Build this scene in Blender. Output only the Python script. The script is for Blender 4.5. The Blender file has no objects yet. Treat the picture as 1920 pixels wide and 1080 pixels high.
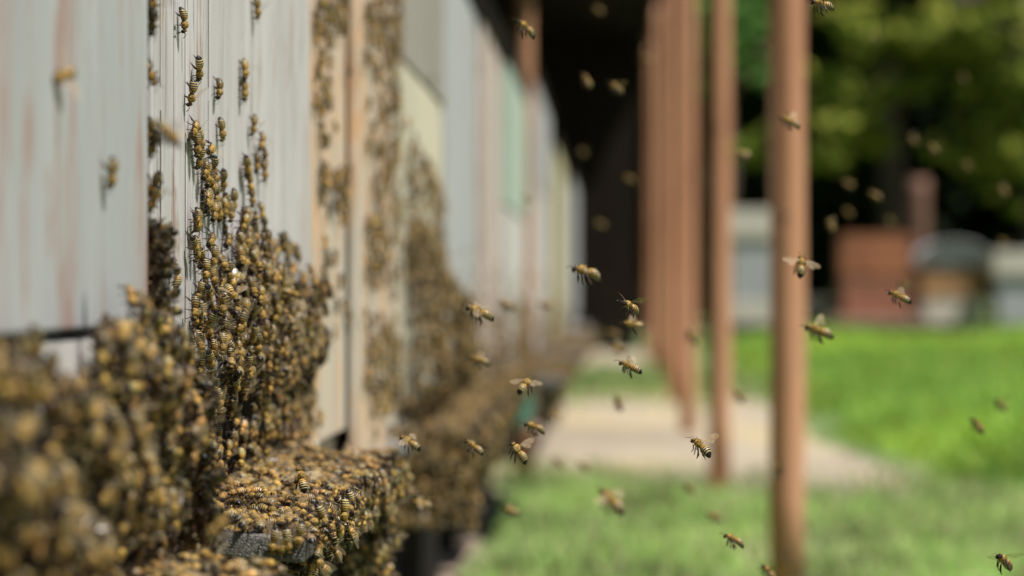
import bpy, bmesh, math, random
import numpy as np
from mathutils import Vector, Matrix, Euler
random.seed(7); RNG = np.random.default_rng(11)
S = bpy.context.scene
COL = S.collection

# ------------------------------------------------------------------ camera
EYE = 0.5                               # eye height above the ground (m)
FPX = 1920 * 85 / 36.0                  # focal length in pixels of the 1920 wide frame
YAW = math.atan(181 / FPX)
cam_d = bpy.data.cameras.new('camera'); cam = bpy.data.objects.new('camera', cam_d); COL.objects.link(cam)
cam.location = (0, 0, EYE); cam.rotation_euler = (math.pi / 2, 0, YAW)
cam_d.lens = 85; cam_d.sensor_width = 36; cam_d.clip_start = 0.02; cam_d.clip_end = 800
cam_d.dof.use_dof = True; cam_d.dof.focus_distance = 1.275; cam_d.dof.aperture_fstop = 5.9
S.camera = cam
FWD = np.array((-math.sin(YAW), math.cos(YAW), 0)); RIGHT = np.array((math.cos(YAW), math.sin(YAW), 0)); UP = np.array((0, 0, 1.0))

# ------------------------------------------------------------------ light
SUN_DIR = Vector((0.415, -0.25, 0.87)).normalized()      # towards the sun
w = bpy.data.worlds.new('World'); S.world = w; w.use_nodes = True
nt = w.node_tree; nt.nodes.clear()
sky = nt.nodes.new('ShaderNodeTexSky'); sky.sky_type = 'NISHITA'; sky.sun_disc = False
sky.sun_elevation = math.asin(SUN_DIR.z); sky.sun_rotation = math.atan2(SUN_DIR.x, SUN_DIR.y)
bg = nt.nodes.new('ShaderNodeBackground'); bg.inputs['Strength'].default_value = 0.05
wo = nt.nodes.new('ShaderNodeOutputWorld')
nt.links.new(sky.outputs[0], bg.inputs[0]); nt.links.new(bg.outputs[0], wo.inputs[0])
sd = bpy.data.lights.new('sun', 'SUN'); sd.energy = 5.0; sd.angle = math.radians(0.5); sd.color = (1, 0.96, 0.90)
sun = bpy.data.objects.new('sun', sd); COL.objects.link(sun)
sun.rotation_euler = SUN_DIR.to_track_quat('Z', 'Y').to_euler()
S.view_settings.view_transform = 'Standard'; S.view_settings.look = 'None'
S.view_settings.exposure = 0.36; S.view_settings.gamma = 1
S.cycles.transparent_max_bounces = 16; S.cycles.max_bounces = 6

# ------------------------------------------------------------------ small helpers
def ray(u, v):
    d = FWD + RIGHT * ((u - 960) / FPX) + UP * ((540 - v) / FPX)
    return d
def P(u, v, Y):                          # point seen at (u, v), Y metres down the row
    d = ray(u, v); p = d * (Y / d[1]); return np.array((p[0], p[1], p[2] + EYE))
def W(u, v, X):                          # point seen at (u, v) on the upright plane x = X
    d = ray(u, v); p = d * (X / d[0]); return np.array((p[0], p[1], p[2] + EYE))
def proj(p):
    q = np.asarray(p, float) - np.array((0, 0, EYE))
    z = q @ FWD
    return 960 + FPX * (q @ RIGHT) / z, 540 - FPX * (q @ UP) / z, z

def tag(o, label=None, cat=None, group=None, kind=None):
    if label: o['label'] = label
    if cat: o['category'] = cat
    if group: o['group'] = group
    if kind: o['kind'] = kind
    return o
def empty(name, loc, rz=0):
    o = bpy.data.objects.new(name, None); COL.objects.link(o); o.location = loc; o.rotation_euler = (0, 0, rz)
    o.empty_display_size = 0.02
    return o
def link(name, bm, mat, parent=None, smooth=False, world=True):
    """bmesh -> object; coordinates are world ones, made local to the parent"""
    me = bpy.data.meshes.new(name)
    if parent is not None and world:
        bmesh.ops.translate(bm, verts=bm.verts, vec=-Vector(parent.location))
    bm.to_mesh(me); bm.free()
    for m in (mat if isinstance(mat, (list, tuple)) else [mat]): me.materials.append(m)
    if smooth: me.polygons.foreach_set('use_smooth', [True] * len(me.polygons))
    o = bpy.data.objects.new(name, me); COL.objects.link(o)
    if parent is not None: o.parent = parent
    return o
def box(bm, x0, x1, y0, y1, z0, z1, bev=0.0, jit=0.0):
    r = bmesh.ops.create_cube(bm, size=1)
    vs = r['verts']
    for v in vs:
        v.co = Vector(((x0 + x1) / 2 + v.co.x * (x1 - x0), (y0 + y1) / 2 + v.co.y * (y1 - y0), (z0 + z1) / 2 + v.co.z * (z1 - z0)))
        if jit: v.co += Vector((random.uniform(-jit, jit), random.uniform(-jit, jit), random.uniform(-jit, jit)))
    if bev:
        es = list({e for v in vs for e in v.link_edges})
        bmesh.ops.bevel(bm, geom=es, offset=bev, segments=2, profile=0.6, affect='EDGES')
    return vs
def tube(bm, pts, rads, seg=8, cap=True):
    rings = []
    for i, p in enumerate(pts):
        p = Vector(p)
        a = Vector(pts[max(i - 1, 0)]); b = Vector(pts[min(i + 1, len(pts) - 1)])
        t = (b - a).normalized(); s = t.orthogonal().normalized() if abs(t.z) < 0.9 else Vector((1, 0, 0))
        s = (s - t * s.dot(t)).normalized(); c = t.cross(s)
        rings.append([bm.verts.new(p + (s * math.cos(k * 2 * math.pi / seg) + c * math.sin(k * 2 * math.pi / seg)) * rads[i]) for k in range(seg)])
    for r0, r1 in zip(rings, rings[1:]):
        for k in range(seg):
            bm.faces.new((r0[k], r0[(k + 1) % seg], r1[(k + 1) % seg], r1[k]))
    if cap:
        bm.faces.new(rings[0][::-1]); bm.faces.new(rings[-1])

# ------------------------------------------------------------------ materials
def newmat(name):
    m = bpy.data.materials.new(name); m.use_nodes = True
    n = m.node_tree.nodes; l = m.node_tree.links
    return m, n, l, n['Principled BSDF']
def coords(n, l, scale, rot=(0, 0, 0), src='Object', loc=(0, 0, 0)):
    tc = n.new('ShaderNodeTexCoord'); mp = n.new('ShaderNodeMapping')
    mp.inputs['Scale'].default_value = scale; mp.inputs['Rotation'].default_value = rot; mp.inputs['Location'].default_value = loc
    l.new(tc.outputs[src], mp.inputs[0]); return mp.outputs[0]
def noise(n, l, vec, scale=1, detail=3, rough=0.55, dist=0.0):
    t = n.new('ShaderNodeTexNoise'); t.inputs['Scale'].default_value = scale; t.inputs['Detail'].default_value = detail
    t.inputs['Distortion'].default_value = dist
    t.inputs['Roughness'].default_value = rough; l.new(vec, t.inputs['Vector']); return t.outputs['Fac']
def ramp(n, l, fac, stops):
    r = n.new('ShaderNodeValToRGB'); l.new(fac, r.inputs[0])
    e = r.color_ramp.elements
    while len(e) < len(stops): e.new(0.5)
    for i, (p, c) in enumerate(stops):
        e[i].position = p; e[i].color = (c, c, c, 1) if isinstance(c, (int, float)) else (*c, 1)
    return r.outputs[0]
def mixc(n, l, fac, a, b, mode='MIX'):
    m = n.new('ShaderNodeMix'); m.data_type = 'RGBA'; m.blend_type = mode
    for i, x in ((0, fac), (6, a), (7, b)):
        if hasattr(x, 'links'): l.new(x, m.inputs[i])
        elif i == 0: m.inputs[0].default_value = x
        else: m.inputs[i].default_value = (*x, 1)
    return m.outputs[2]
def bump(n, l, h, strength=0.3, dist=0.001):
    b = n.new('ShaderNodeBump'); b.inputs['Strength'].default_value = strength; b.inputs['Distance'].default_value = dist
    l.new(h, b.inputs['Height']); return b.outputs[0]

def paint(name, base, alt, peel, amount=0.3, streak=38, seed=0, long=1.0, crack=0.5, rough=0.65, fine=150, spec=0.35, gmix=0.45):
    _s = spec
    """weathered paint on upright boards: streaks peeled to the wood along the grain, fine grain cracks"""
    m, n, l, b = newmat(name)
    off = (seed * 3.1, seed * 1.7, seed * .9)
    v1 = coords(n, l, (streak, streak, long * 6), loc=off)
    v2 = coords(n, l, (fine, fine, fine / 14), loc=off)
    v3 = coords(n, l, (9, 9, 3), loc=off)
    big = noise(n, l, v1, 1, 5, 0.62, 0.9)
    hi = 0.72 - amount * 0.35
    pm = ramp(n, l, big, [(hi - 0.035, 0.0), (hi + 0.03, 1.0)])
    grain = noise(n, l, v2, 1, 4, 0.65, 0.5)
    blot = noise(n, l, v3, 1, 3, 0.5)
    c = mixc(n, l, ramp(n, l, blot, [(0.35, 0.0), (0.65, 1.0)]), base, alt)
    pk = ramp(n, l, noise(n, l, coords(n, l, (90, 90, 30), loc=off), 1, 2), [(0.4, 0.35), (0.6, 1.0)])
    mm = n.new('ShaderNodeMath'); mm.operation = 'MULTIPLY'; l.new(pm, mm.inputs[0]); l.new(pk, mm.inputs[1])
    c = mixc(n, l, mm.outputs[0], c, peel)
    c = mixc(n, l, gmix, c, ramp(n, l, noise(n, l, coords(n, l, (fine * .55, fine * .55, fine / 22), loc=off), 1, 4, .7, .4), [(0.36, (0.62, 0.60, 0.58)), (0.52, (1, 1, 1)), (0.7, (1.0, 0.99, 0.98))]), 'MULTIPLY')
    ck = ramp(n, l, grain, [(0.32, 1.0), (0.38, 0.0)])
    mk = n.new('ShaderNodeMath'); mk.operation = 'MULTIPLY'; mk.inputs[1].default_value = crack; l.new(ck, mk.inputs[0])
    c = mixc(n, l, mk.outputs[0], c, (0.05, 0.04, 0.035))
    l.new(c, b.inputs['Base Color']); b.inputs['Roughness'].default_value = rough; b.inputs['Specular IOR Level'].default_value = _s
    l.new(bump(n, l, grain, 0.55, 0.0015), b.inputs['Normal'])
    return m
def plain(name, col, var=0.25, scale=8, rough=0.8, bmp=0.3):
    m, n, l, b = newmat(name)
    f = noise(n, l, coords(n, l, (scale,) * 3), 1, 4)
    d = tuple(c * (1 - var) for c in col); u = tuple(min(1, c * (1 + var)) for c in col)
    l.new(ramp(n, l, f, [(0.3, d), (0.7, u)]), b.inputs['Base Color']); b.inputs['Roughness'].default_value = rough
    l.new(bump(n, l, noise(n, l, coords(n, l, (scale * 9,) * 3), 1, 3), bmp, 0.004), b.inputs['Normal'])
    return m
def attr_mat(name, rough, spec=0.5, sheen=0.0, transl=0.0):
    m, n, l, b = newmat(name)
    a = n.new('ShaderNodeAttribute'); a.attribute_name = 'tint'
    l.new(a.outputs['Color'], b.inputs['Base Color']); b.inputs['Roughness'].default_value = rough
    b.inputs['Specular IOR Level'].default_value = spec
    if transl:
        t = n.new('ShaderNodeBsdfTranslucent'); l.new(a.outputs['Color'], t.inputs[0])
        mx = n.new('ShaderNodeMixShader'); mx.inputs[0].default_value = transl
        l.new(b.outputs[0], mx.inputs[1]); l.new(t.outputs[0], mx.inputs[2]); l.new(mx.outputs[0], n['Material Output'].inputs[0])
    return m

M_FUR = attr_mat('bee_fur', 0.75, 0.3)
M_CHITIN = attr_mat('bee_chitin', 0.42, 0.35)
def wing_mat(name='bee_wing', alpha=0.16):
    m, n, l, b = newmat(name)
    f = noise(n, l, coords(n, l, (700, 700, 700)), 1, 2)
    l.new(ramp(n, l, f, [(0.35, (0.32, 0.22, 0.11)), (0.65, (0.58, 0.46, 0.30))]), b.inputs['Base Color'])
    b.inputs['Roughness'].default_value = 0.22; b.inputs['Specular IOR Level'].default_value = 0.8
    t = n.new('ShaderNodeBsdfTransparent'); mx = n.new('ShaderNodeMixShader'); mx.inputs[0].default_value = alpha
    l.new(t.outputs[0], mx.inputs[1]); l.new(b.outputs[0], mx.inputs[2]); l.new(mx.outputs[0], n['Material Output'].inputs[0])
    return m
M_WING = wing_mat(); M_WING_FLY = wing_mat('bee_wing_open', 0.34)

# ------------------------------------------------------------------ ground
def sheet(name, pts, z, mat, kind='structure', hole=None):
    bm = bmesh.new()
    f = bm.faces.new([bm.verts.new((x, y, z)) for x, y in pts])
    bmesh.ops.triangulate(bm, faces=[f])
    return tag(link(name, bm, mat), kind=kind)
def wob(a, b, n, amp):
    a, b = np.array(a, float), np.array(b, float); d = b - a; nn = np.array((-d[1], d[0])) / np.hypot(*d)
    return [tuple(a + d * i / n + nn * random.uniform(-amp, amp) * (0 < i)) for i in range(n)]
def ground_mat():
    m, n, l, b = newmat('ground_turf')
    f = noise(n, l, coords(n, l, (1.7, 1.7, 1.7)), 1, 5)
    f2 = noise(n, l, coords(n, l, (14, 14, 14)), 1, 3)
    c = ramp(n, l, f, [(0.3, (0.09, 0.15, 0.04)), (0.5, (0.14, 0.21, 0.06)), (0.7, (0.26, 0.27, 0.12))])
    c = mixc(n, l, ramp(n, l, f2, [(0.5, 0.0), (0.7, 0.6)]), c, (0.16, 0.13, 0.08))
    l.new(c, b.inputs['Base Color']); b.inputs['Roughness'].default_value = 0.9
    return m
def sand_mat():
    m, n, l, b = newmat('sandy_path')
    f = noise(n, l, coords(n, l, (1.1, 0.7, 1)), 1, 5); f2 = noise(n, l, coords(n, l, (40, 40, 40)), 1, 3)
    c = ramp(n, l, f, [(0.36, (0.29, 0.24, 0.175)), (0.5, (0.41, 0.345, 0.26)), (0.62, (0.47, 0.38, 0.20))])
    c = mixc(n, l, ramp(n, l, f2, [(0.45, 0.0), (0.7, 0.5)]), c, (0.26, 0.21, 0.15))
    l.new(c, b.inputs['Base Color']); b.inputs['Roughness'].default_value = 0.95
    l.new(bump(n, l, f2, 0.6, 0.01), b.inputs['Normal'])
    return m
sheet('ground', [(-300, -300), (300, -300), (300, 500), (-300, 500)], 0, ground_mat())
NEAR = [(-1.4, 6.35), (-.5, 6.3), (-.2, 6.2), (0.0, 6.1), (.2, 5.95), (.42, 5.75), (.60, 5.62), (.74, 5.72), (.79, 6.1), (.75, 6.8), (.70, 7.6), (.67, 9.2), (.65, 11.1)]
sheet('sandy_path', sum([wob(a, b, 9, .035) for a, b in zip(NEAR, NEAR[1:])], []) + wob((0.65, 11.6), (-1.4, 11.7), 22, .55) + [(-1.4, 11.2)], 0.004, sand_mat())
sheet('sandy_path', wob((-1.4, 14.2), (0.55, 14.2), 18, .6) + wob((0.55, 14.6), (0.5, 19), 10, .06) + [(0.5, 19), (-1.4, 19)], 0.004, sand_mat())
sheet('dirt_strip', [(-1.7, -1)] + wob((-0.232, -1), (-0.26, 6.0), 40, .010) + [(-0.30, 6.1), (-1.7, 6.1)], 0.008, plain('bare_soil', (0.30, 0.225, 0.165), 0.35, 9, 0.95))

def bulk(name, V, F, nper, tint, mats, midx=None, smooth=False):
    """big mesh from arrays; F (k, nper) indices, tint (k,3) per face"""
    me = bpy.data.meshes.new(name)
    V = np.ascontiguousarray(V, np.float32); F = np.ascontiguousarray(F, np.int32)
    me.vertices.add(len(V)); me.vertices.foreach_set('co', V.ravel())
    k = len(F); me.loops.add(k * nper); me.loops.foreach_set('vertex_index', F.ravel())
    me.polygons.add(k); me.polygons.foreach_set('loop_start', np.arange(k, dtype=np.int32) * nper)
    try: me.polygons.foreach_set('loop_total', np.full(k, nper, np.int32))
    except Exception: pass
    if midx is not None: me.polygons.foreach_set('material_index', np.ascontiguousarray(midx, np.int32))
    if smooth is not False:
        me.polygons.foreach_set('use_smooth', np.ascontiguousarray(smooth if hasattr(smooth, '__len__') else np.ones(k, bool)))
    for m in mats: me.materials.append(m)
    me.update(calc_edges=True)
    a = me.attributes.new('tint', 'FLOAT_COLOR', 'CORNER')
    c = np.ones((k * nper, 4), np.float32); c[:, :3] = np.repeat(tint, nper, axis=0)
    a.data.foreach_set('color', c.ravel())
    return me

# ------------------------------------------------------------------ grass blades
M_BLADE = attr_mat('grass_blade', 0.6, 0.3, transl=0.45)
def blades(xy, h, wd, tint, lean=0.45):
    n = len(xy); ang = RNG.uniform(0, 2 * math.pi, n); la = RNG.uniform(0, 2 * math.pi, n)
    dx, dy = np.cos(ang) * wd / 2, np.sin(ang) * wd / 2
    ln = h * RNG.uniform(0.1, lean * 2, n)
    z0 = np.zeros(n)
    a = np.c_[xy[:, 0] - dx, xy[:, 1] - dy, z0]; b = np.c_[xy[:, 0] + dx, xy[:, 1] + dy, z0]
    mx = xy[:, 0] + np.cos(la) * ln * .35; my = xy[:, 1] + np.sin(la) * ln * .35
    c = np.c_[mx + dx * .8, my + dy * .8, h * .6]; d = np.c_[mx - dx * .8, my - dy * .8, h * .6]
    tx = xy[:, 0] + np.cos(la) * ln; ty = xy[:, 1] + np.sin(la) * ln
    e = np.c_[tx + dx * .1, ty + dy * .1, h]; f = np.c_[tx - dx * .1, ty - dy * .1, h]
    V = np.stack([a, b, c, d, e, f], 1).reshape(-1, 3); i = np.arange(n)[:, None] * 6
    F = np.concatenate([i + np.array([[0, 1, 2, 3]]), i + np.array([[3, 2, 4, 5]])])
    return V, F, np.concatenate([tint, tint])
def smooth_field(xy, s, seed):
    r = np.random.default_rng(seed); out = np.zeros(len(xy))
    for k in range(7):
        a, p = r.uniform(0, 6.28, 2); f = s * r.uniform(0.5, 2.2)
        out += np.sin(f * (xy[:, 0] * np.cos(a) + xy[:, 1] * np.sin(a)) + p)
    return out / 3.2
def grass():
    parts = []
    # short pale grass in front of the path
    xy = np.c_[RNG.uniform(-0.225, 1.9, 34000), RNG.uniform(3.6, 6.5, 34000)]
    f = smooth_field(xy, 7, 3); edge = np.interp(xy[:, 0], [p[0] for p in NEAR[:9]], [p[1] for p in NEAR[:9]]); keep = RNG.random(len(xy)) < np.clip(0.8 + 0.45 * f, 0.06, 1) * np.clip((edge + .12 - xy[:, 1]) / .55, 0, 1); xy, f = xy[keep], f[keep]
    h = np.clip(0.035 + 0.012 * f, 0.015, .1) * RNG.uniform(.6, 1.4, len(xy))
    t = np.array((0.37, 0.54, 0.165)) * RNG.uniform(.7, 1.3, (len(xy), 1)) * np.clip(1 + .45 * smooth_field(xy, 9, 21), .45, 1.6)[:, None]; dry = RNG.random(len(xy)) < 0.22; t[dry] = np.array((0.6, 0.52, 0.33)) * RNG.uniform(.7, 1.2, (dry.sum(), 1))
    parts.append(blades(xy, h, RNG.uniform(.004, .008, len(xy)), t))
    # lush lawn on the right of the path
    n = 90000; y = 3.8 + (RNG.random(n) ** 0.8) * 19; x = 0.70 + RNG.random(n) * (0.15 * y + 0.9)
    ex = 0.74 + np.clip((6.9 - y) * 0.2, 0, 2.2)
    xy = np.c_[x, y]; f = smooth_field(xy, 3.5, 5)
    keep = (x > ex + 0.16 * f + .12 * np.abs(RNG.normal(0, 1, n))); xy, f, y = xy[keep], f[keep], y[keep]
    h = np.clip(0.12 + 0.05 * f, 0.03, .25) * RNG.uniform(.6, 1.3, len(xy)) * np.clip((xy[:, 0] - ex[keep]) * 1.1 + .2, .2, 1) * np.clip((xy[:, 1] - 4.2) * .35 + .25, .25, 1)
    g = smooth_field(xy, 1.6, 9)[:, None]; t = (np.array((0.26, 0.43, 0.07)) + np.clip(g, -1, 1) * np.array((.08, .07, .0))) * np.clip(1 + 0.5 * f, .3, 1.5)[:, None] * RNG.uniform(.75, 1.25, (len(xy), 1))
    yel = RNG.random(len(xy)) < 0.2; t[yel] = np.array((0.46, 0.56, 0.09)) * RNG.uniform(.8, 1.2, (yel.sum(), 1))
    parts.append(blades(xy, h, RNG.uniform(.010, .022, len(xy)), t))
    # green patch across the far path, tufts on its edges
    xy = np.c_[RNG.uniform(-0.5, 0.75, 9000), RNG.normal(12.9, 1.05, 9000)]; xy = xy[smooth_field(xy, 5, 8) > -.35]
    t = np.array((0.34, 0.44, 0.16)) * RNG.uniform(.7, 1.3, (len(xy), 1))
    parts.append(blades(xy, RNG.uniform(.02, .06, len(xy)), RNG.uniform(.008, .016, len(xy)), t))
    tx = RNG.uniform(-0.3, 0.78, 1500); xy = np.c_[tx, np.interp(tx, [p[0] for p in NEAR[:9]], [p[1] for p in NEAR[:9]]) + RNG.normal(.1, .3, 1500)]
    parts.append(blades(xy, RNG.uniform(.015, .045, 1500), RNG.uniform(.004, .008, 1500), np.array((0.25, 0.34, 0.12)) * RNG.uniform(.7, 1.3, (1500, 1))))
    V, F, T, o = [], [], [], 0
    for v, f, t in parts: V.append(v); F.append(f + o); T.append(t); o += len(v)
    me = bulk('grass', np.concatenate(V), np.concatenate(F), 4, np.concatenate(T), [M_BLADE])
    g = bpy.data.objects.new('grass', me); COL.objects.link(g)
    tag(g, 'green lawn and short grass growing along the sandy path', 'grass', kind='stuff')
grass()

# ------------------------------------------------------------------ open shed over the row
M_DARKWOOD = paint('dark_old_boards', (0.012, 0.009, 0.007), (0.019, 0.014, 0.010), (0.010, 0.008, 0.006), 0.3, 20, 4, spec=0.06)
def shed():
    r = empty('open_shed', (-0.6, 9, 0))
    tag(r, 'long open shed with dark board walls and roof over the row of hives', 'shed')
    bm = bmesh.new()
    y = -1.5
    while y < 19.6:
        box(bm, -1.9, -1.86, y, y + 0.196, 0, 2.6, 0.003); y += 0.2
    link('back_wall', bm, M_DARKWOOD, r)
    bm = bmesh.new(); x = -1.86
    while x < 0.22:
        box(bm, x, x + 0.146, 19.2, 19.24, 0, 2.55, 0.003); x += 0.15
    link('end_wall', bm, M_DARKWOOD, r)
    bm = bmesh.new()                       # mono-pitch roof, its eave over the posts
    for (xa, xb, za, zb) in ((-2.0, 0.40, 2.75, 2.44),):
        for k in range(54):
            y0 = -1.7 + k * 0.4
            vs = [bm.verts.new(c) for c in ((xa, y0, za), (xb, y0, zb), (xb, y0 + .395, zb), (xa, y0 + .395, za), (xa, y0, za + .03), (xb, y0, zb + .03), (xb, y0 + .395, zb + .03), (xa, y0 + .395, za + .03))]
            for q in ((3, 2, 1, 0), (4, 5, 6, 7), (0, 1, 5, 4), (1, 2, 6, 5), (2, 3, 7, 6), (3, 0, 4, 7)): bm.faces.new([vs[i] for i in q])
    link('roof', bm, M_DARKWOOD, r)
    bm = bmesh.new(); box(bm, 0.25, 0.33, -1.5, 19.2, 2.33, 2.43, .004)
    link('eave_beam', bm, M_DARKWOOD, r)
shed()

# posts
def post_mat():
    m, n, l, b = newmat('red_brown_post')
    f = noise(n, l, coords(n, l, (30, 30, 1.6)), 1, 4); g = noise(n, l, coords(n, l, (260, 260, 9)), 1, 3)
    c = ramp(n, l, f, [(0.3, (0.34, 0.14, 0.07)), (0.5, (0.50, 0.245, 0.135)), (0.72, (0.60, 0.325, 0.20))])
    c = mixc(n, l, ramp(n, l, g, [(0.3, 0.5), (0.42, 0.0)]), c, (0.16, 0.07, 0.04))
    l.new(c, b.inputs['Base Color']); b.inputs['Roughness'].default_value = 0.5
    l.new(bump(n, l, g, 0.25, 0.002), b.inputs['Normal']); return m
M_POST = post_mat(); M_BOLT = plain('dark_bolt', (0.06, 0.04, 0.03), 0.2, 60, 0.6)
POST_G = 'row of red-brown posts along the path'
def post(x, y, r, label, top=2.33, bolts=(), group=POST_G, lean=0.0, mat=None):
    rt = empty('wooden_post', (x, y, 0)); tag(rt, label, 'post', group)
    bm = bmesh.new(); pts = []; rr = []
    k = 12
    for i in range(k + 1):
        t = i / k; pts.append((x + lean * t + random.uniform(-.0012, .0012), y, -0.02 + (top + .02) * t)); rr.append(r * random.uniform(.985, 1.015))
    tube(bm, pts, rr, 24); link('shaft', bm, mat or M_POST, rt, True)
    for (a, z, s) in bolts:
        bm = bmesh.new(); d = Vector((math.cos(a), math.sin(a), 0)); p = Vector((x, y, z)) + d * r * .97
        tube(bm, [p, p + d * .004, p + d * .007], [s, s, s * .5], 10); link('bolt', bm, M_BOLT, rt, True)
    return rt
PX = 0.29
plist = [(3.8, 'thickest red-brown post, nearest the camera, standing in the grass'),
         (6.02, 'second nearest red-brown post, standing at the near edge of the sandy path'),
         (8.3, 'third nearest red-brown post, standing on the sandy path'),
         (10.5, 'fourth red-brown post, at the far end of the bare sandy stretch'),
         (12.7, 'fifth red-brown post, standing in the grass patch beyond the sand'),
         (14.9, 'sixth red-brown post, second from the far end of the row'),
         (17.2, 'farthest and thinnest looking red-brown post, by the dark end wall')]
for i, (y, lb) in enumerate(plist):
    b = ((-1.75, EYE + 0.113, .0045), (-1.85, EYE + .068, .003), (-1.78, EYE - 0.418, .006)) if i == 0 else ((-1.6, 0.9, .006),)
    post(PX + (-.010, -.014, -.018, -.006, .008, 0, .0)[i], y, 0.0278, lb, bolts=b)
post(-0.212, 6.1, 0.023, 'brown post standing in the row of hives beside the whitish hive', group=None, mat=plain('brown_post_paint', (0.34, 0.17, 0.09), .3, 9), bolts=((-1.2, 1.0, .006),))

# ------------------------------------------------------------------ beehives of the row
M_GREY1 = paint('blue_grey_paint', (0.44, 0.44, 0.437), (0.37, 0.372, 0.373), (0.36, 0.25, 0.22), 0.50, 34, 1, 0.8, 0.10, gmix=0.22)
M_GREY2 = paint('pale_grey_paint', (0.57, 0.54, 0.535), (0.47, 0.445, 0.44), (0.36, 0.25, 0.20), 0.34, 60, 2, 0.9, 0.9, 0.6, 170, gmix=0.4)
M_BEIGE = paint('peeling_beige', (0.56, 0.50, 0.42), (0.44, 0.43, 0.40), (0.68, 0.42, 0.24), 0.72, 20, 3, 0.5, 0.7, .7, 60)
M_CREAM = paint('cream_paint', (0.66, 0.60, 0.46), (0.58, 0.53, 0.42), (0.46, 0.36, 0.25), 0.25, 30, 5)
M_BLUE = paint('dull_blue_paint', (0.42, 0.43, 0.44), (0.47, 0.47, 0.47), (0.45, 0.40, 0.35), 0.3, 20, 6)
M_PINK = paint('pinkish_white_paint', (0.62, 0.48, 0.42), (0.58, 0.50, 0.46), (0.5, 0.36, 0.28), 0.3, 20, 7)
M_GREEN = paint('pale_green_paint', (0.40, 0.50, 0.41), (0.46, 0.54, 0.46), (0.5, 0.5, 0.42), 0.3, 20, 8)
M_WHITE = paint('off_white_paint', (0.62, 0.60, 0.56), (0.54, 0.52, 0.50), (0.45, 0.37, 0.3), 0.3, 24, 9)
M_YEL = paint('pale_yellow_paint', (0.66, 0.60, 0.36), (0.60, 0.55, 0.36), (0.5, 0.42, 0.28), 0.3, 20, 10)
M_TEAL = plain('teal_paint', (0.03, 0.20, 0.15), 0.2, 12, 0.5)
M_CREAM_SHADE = paint('cream_in_shade', (0.36, 0.33, 0.29), (0.31, 0.29, 0.26), (0.3, 0.24, 0.18), .3, 20, 12)  # for the cream hive's upper box: shade on its front put into the colour
M_SEAM_SHADE = plain('seam_shade', (0.035, 0.022, 0.015), .4, 60, .7)
M_TAN = plain('tan_wood', (0.42, 0.24, 0.11), 0.2, 7)
M_STAND = plain('old_stand_wood', (0.022, 0.017, 0.014), 0.3, 14)
M_TIN = plain('dull_tin', (0.42, 0.42, 0.42), 0.15, 6, 0.45, 0.1)
def board_mat():
    m, n, l, b = newmat('crackled_board')
    v = coords(n, l, (560, 560, 900))
    vo = n.new('ShaderNodeTexVoronoi'); vo.feature = 'DISTANCE_TO_EDGE'; vo.inputs['Scale'].default_value = 1; l.new(v, vo.inputs['Vector'])
    nz = noise(n, l, coords(n, l, (60, 25, 60)), 1, 4)
    c = ramp(n, l, nz, [(0.3, (0.13, 0.12, 0.105)), (0.7, (0.24, 0.225, 0.205))])
    c = mixc(n, l, ramp(n, l, vo.outputs['Distance'], [(0.03, 0.9), (0.16, 0.0)]), c, (0.05, 0.045, 0.04))
    l.new(c, b.inputs['Base Color']); b.inputs['Roughness'].default_value = 0.75
    l.new(bump(n, l, vo.outputs['Distance'], 0.8, 0.002), b.inputs['Normal']); return m
M_BOARD = board_mat()

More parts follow.
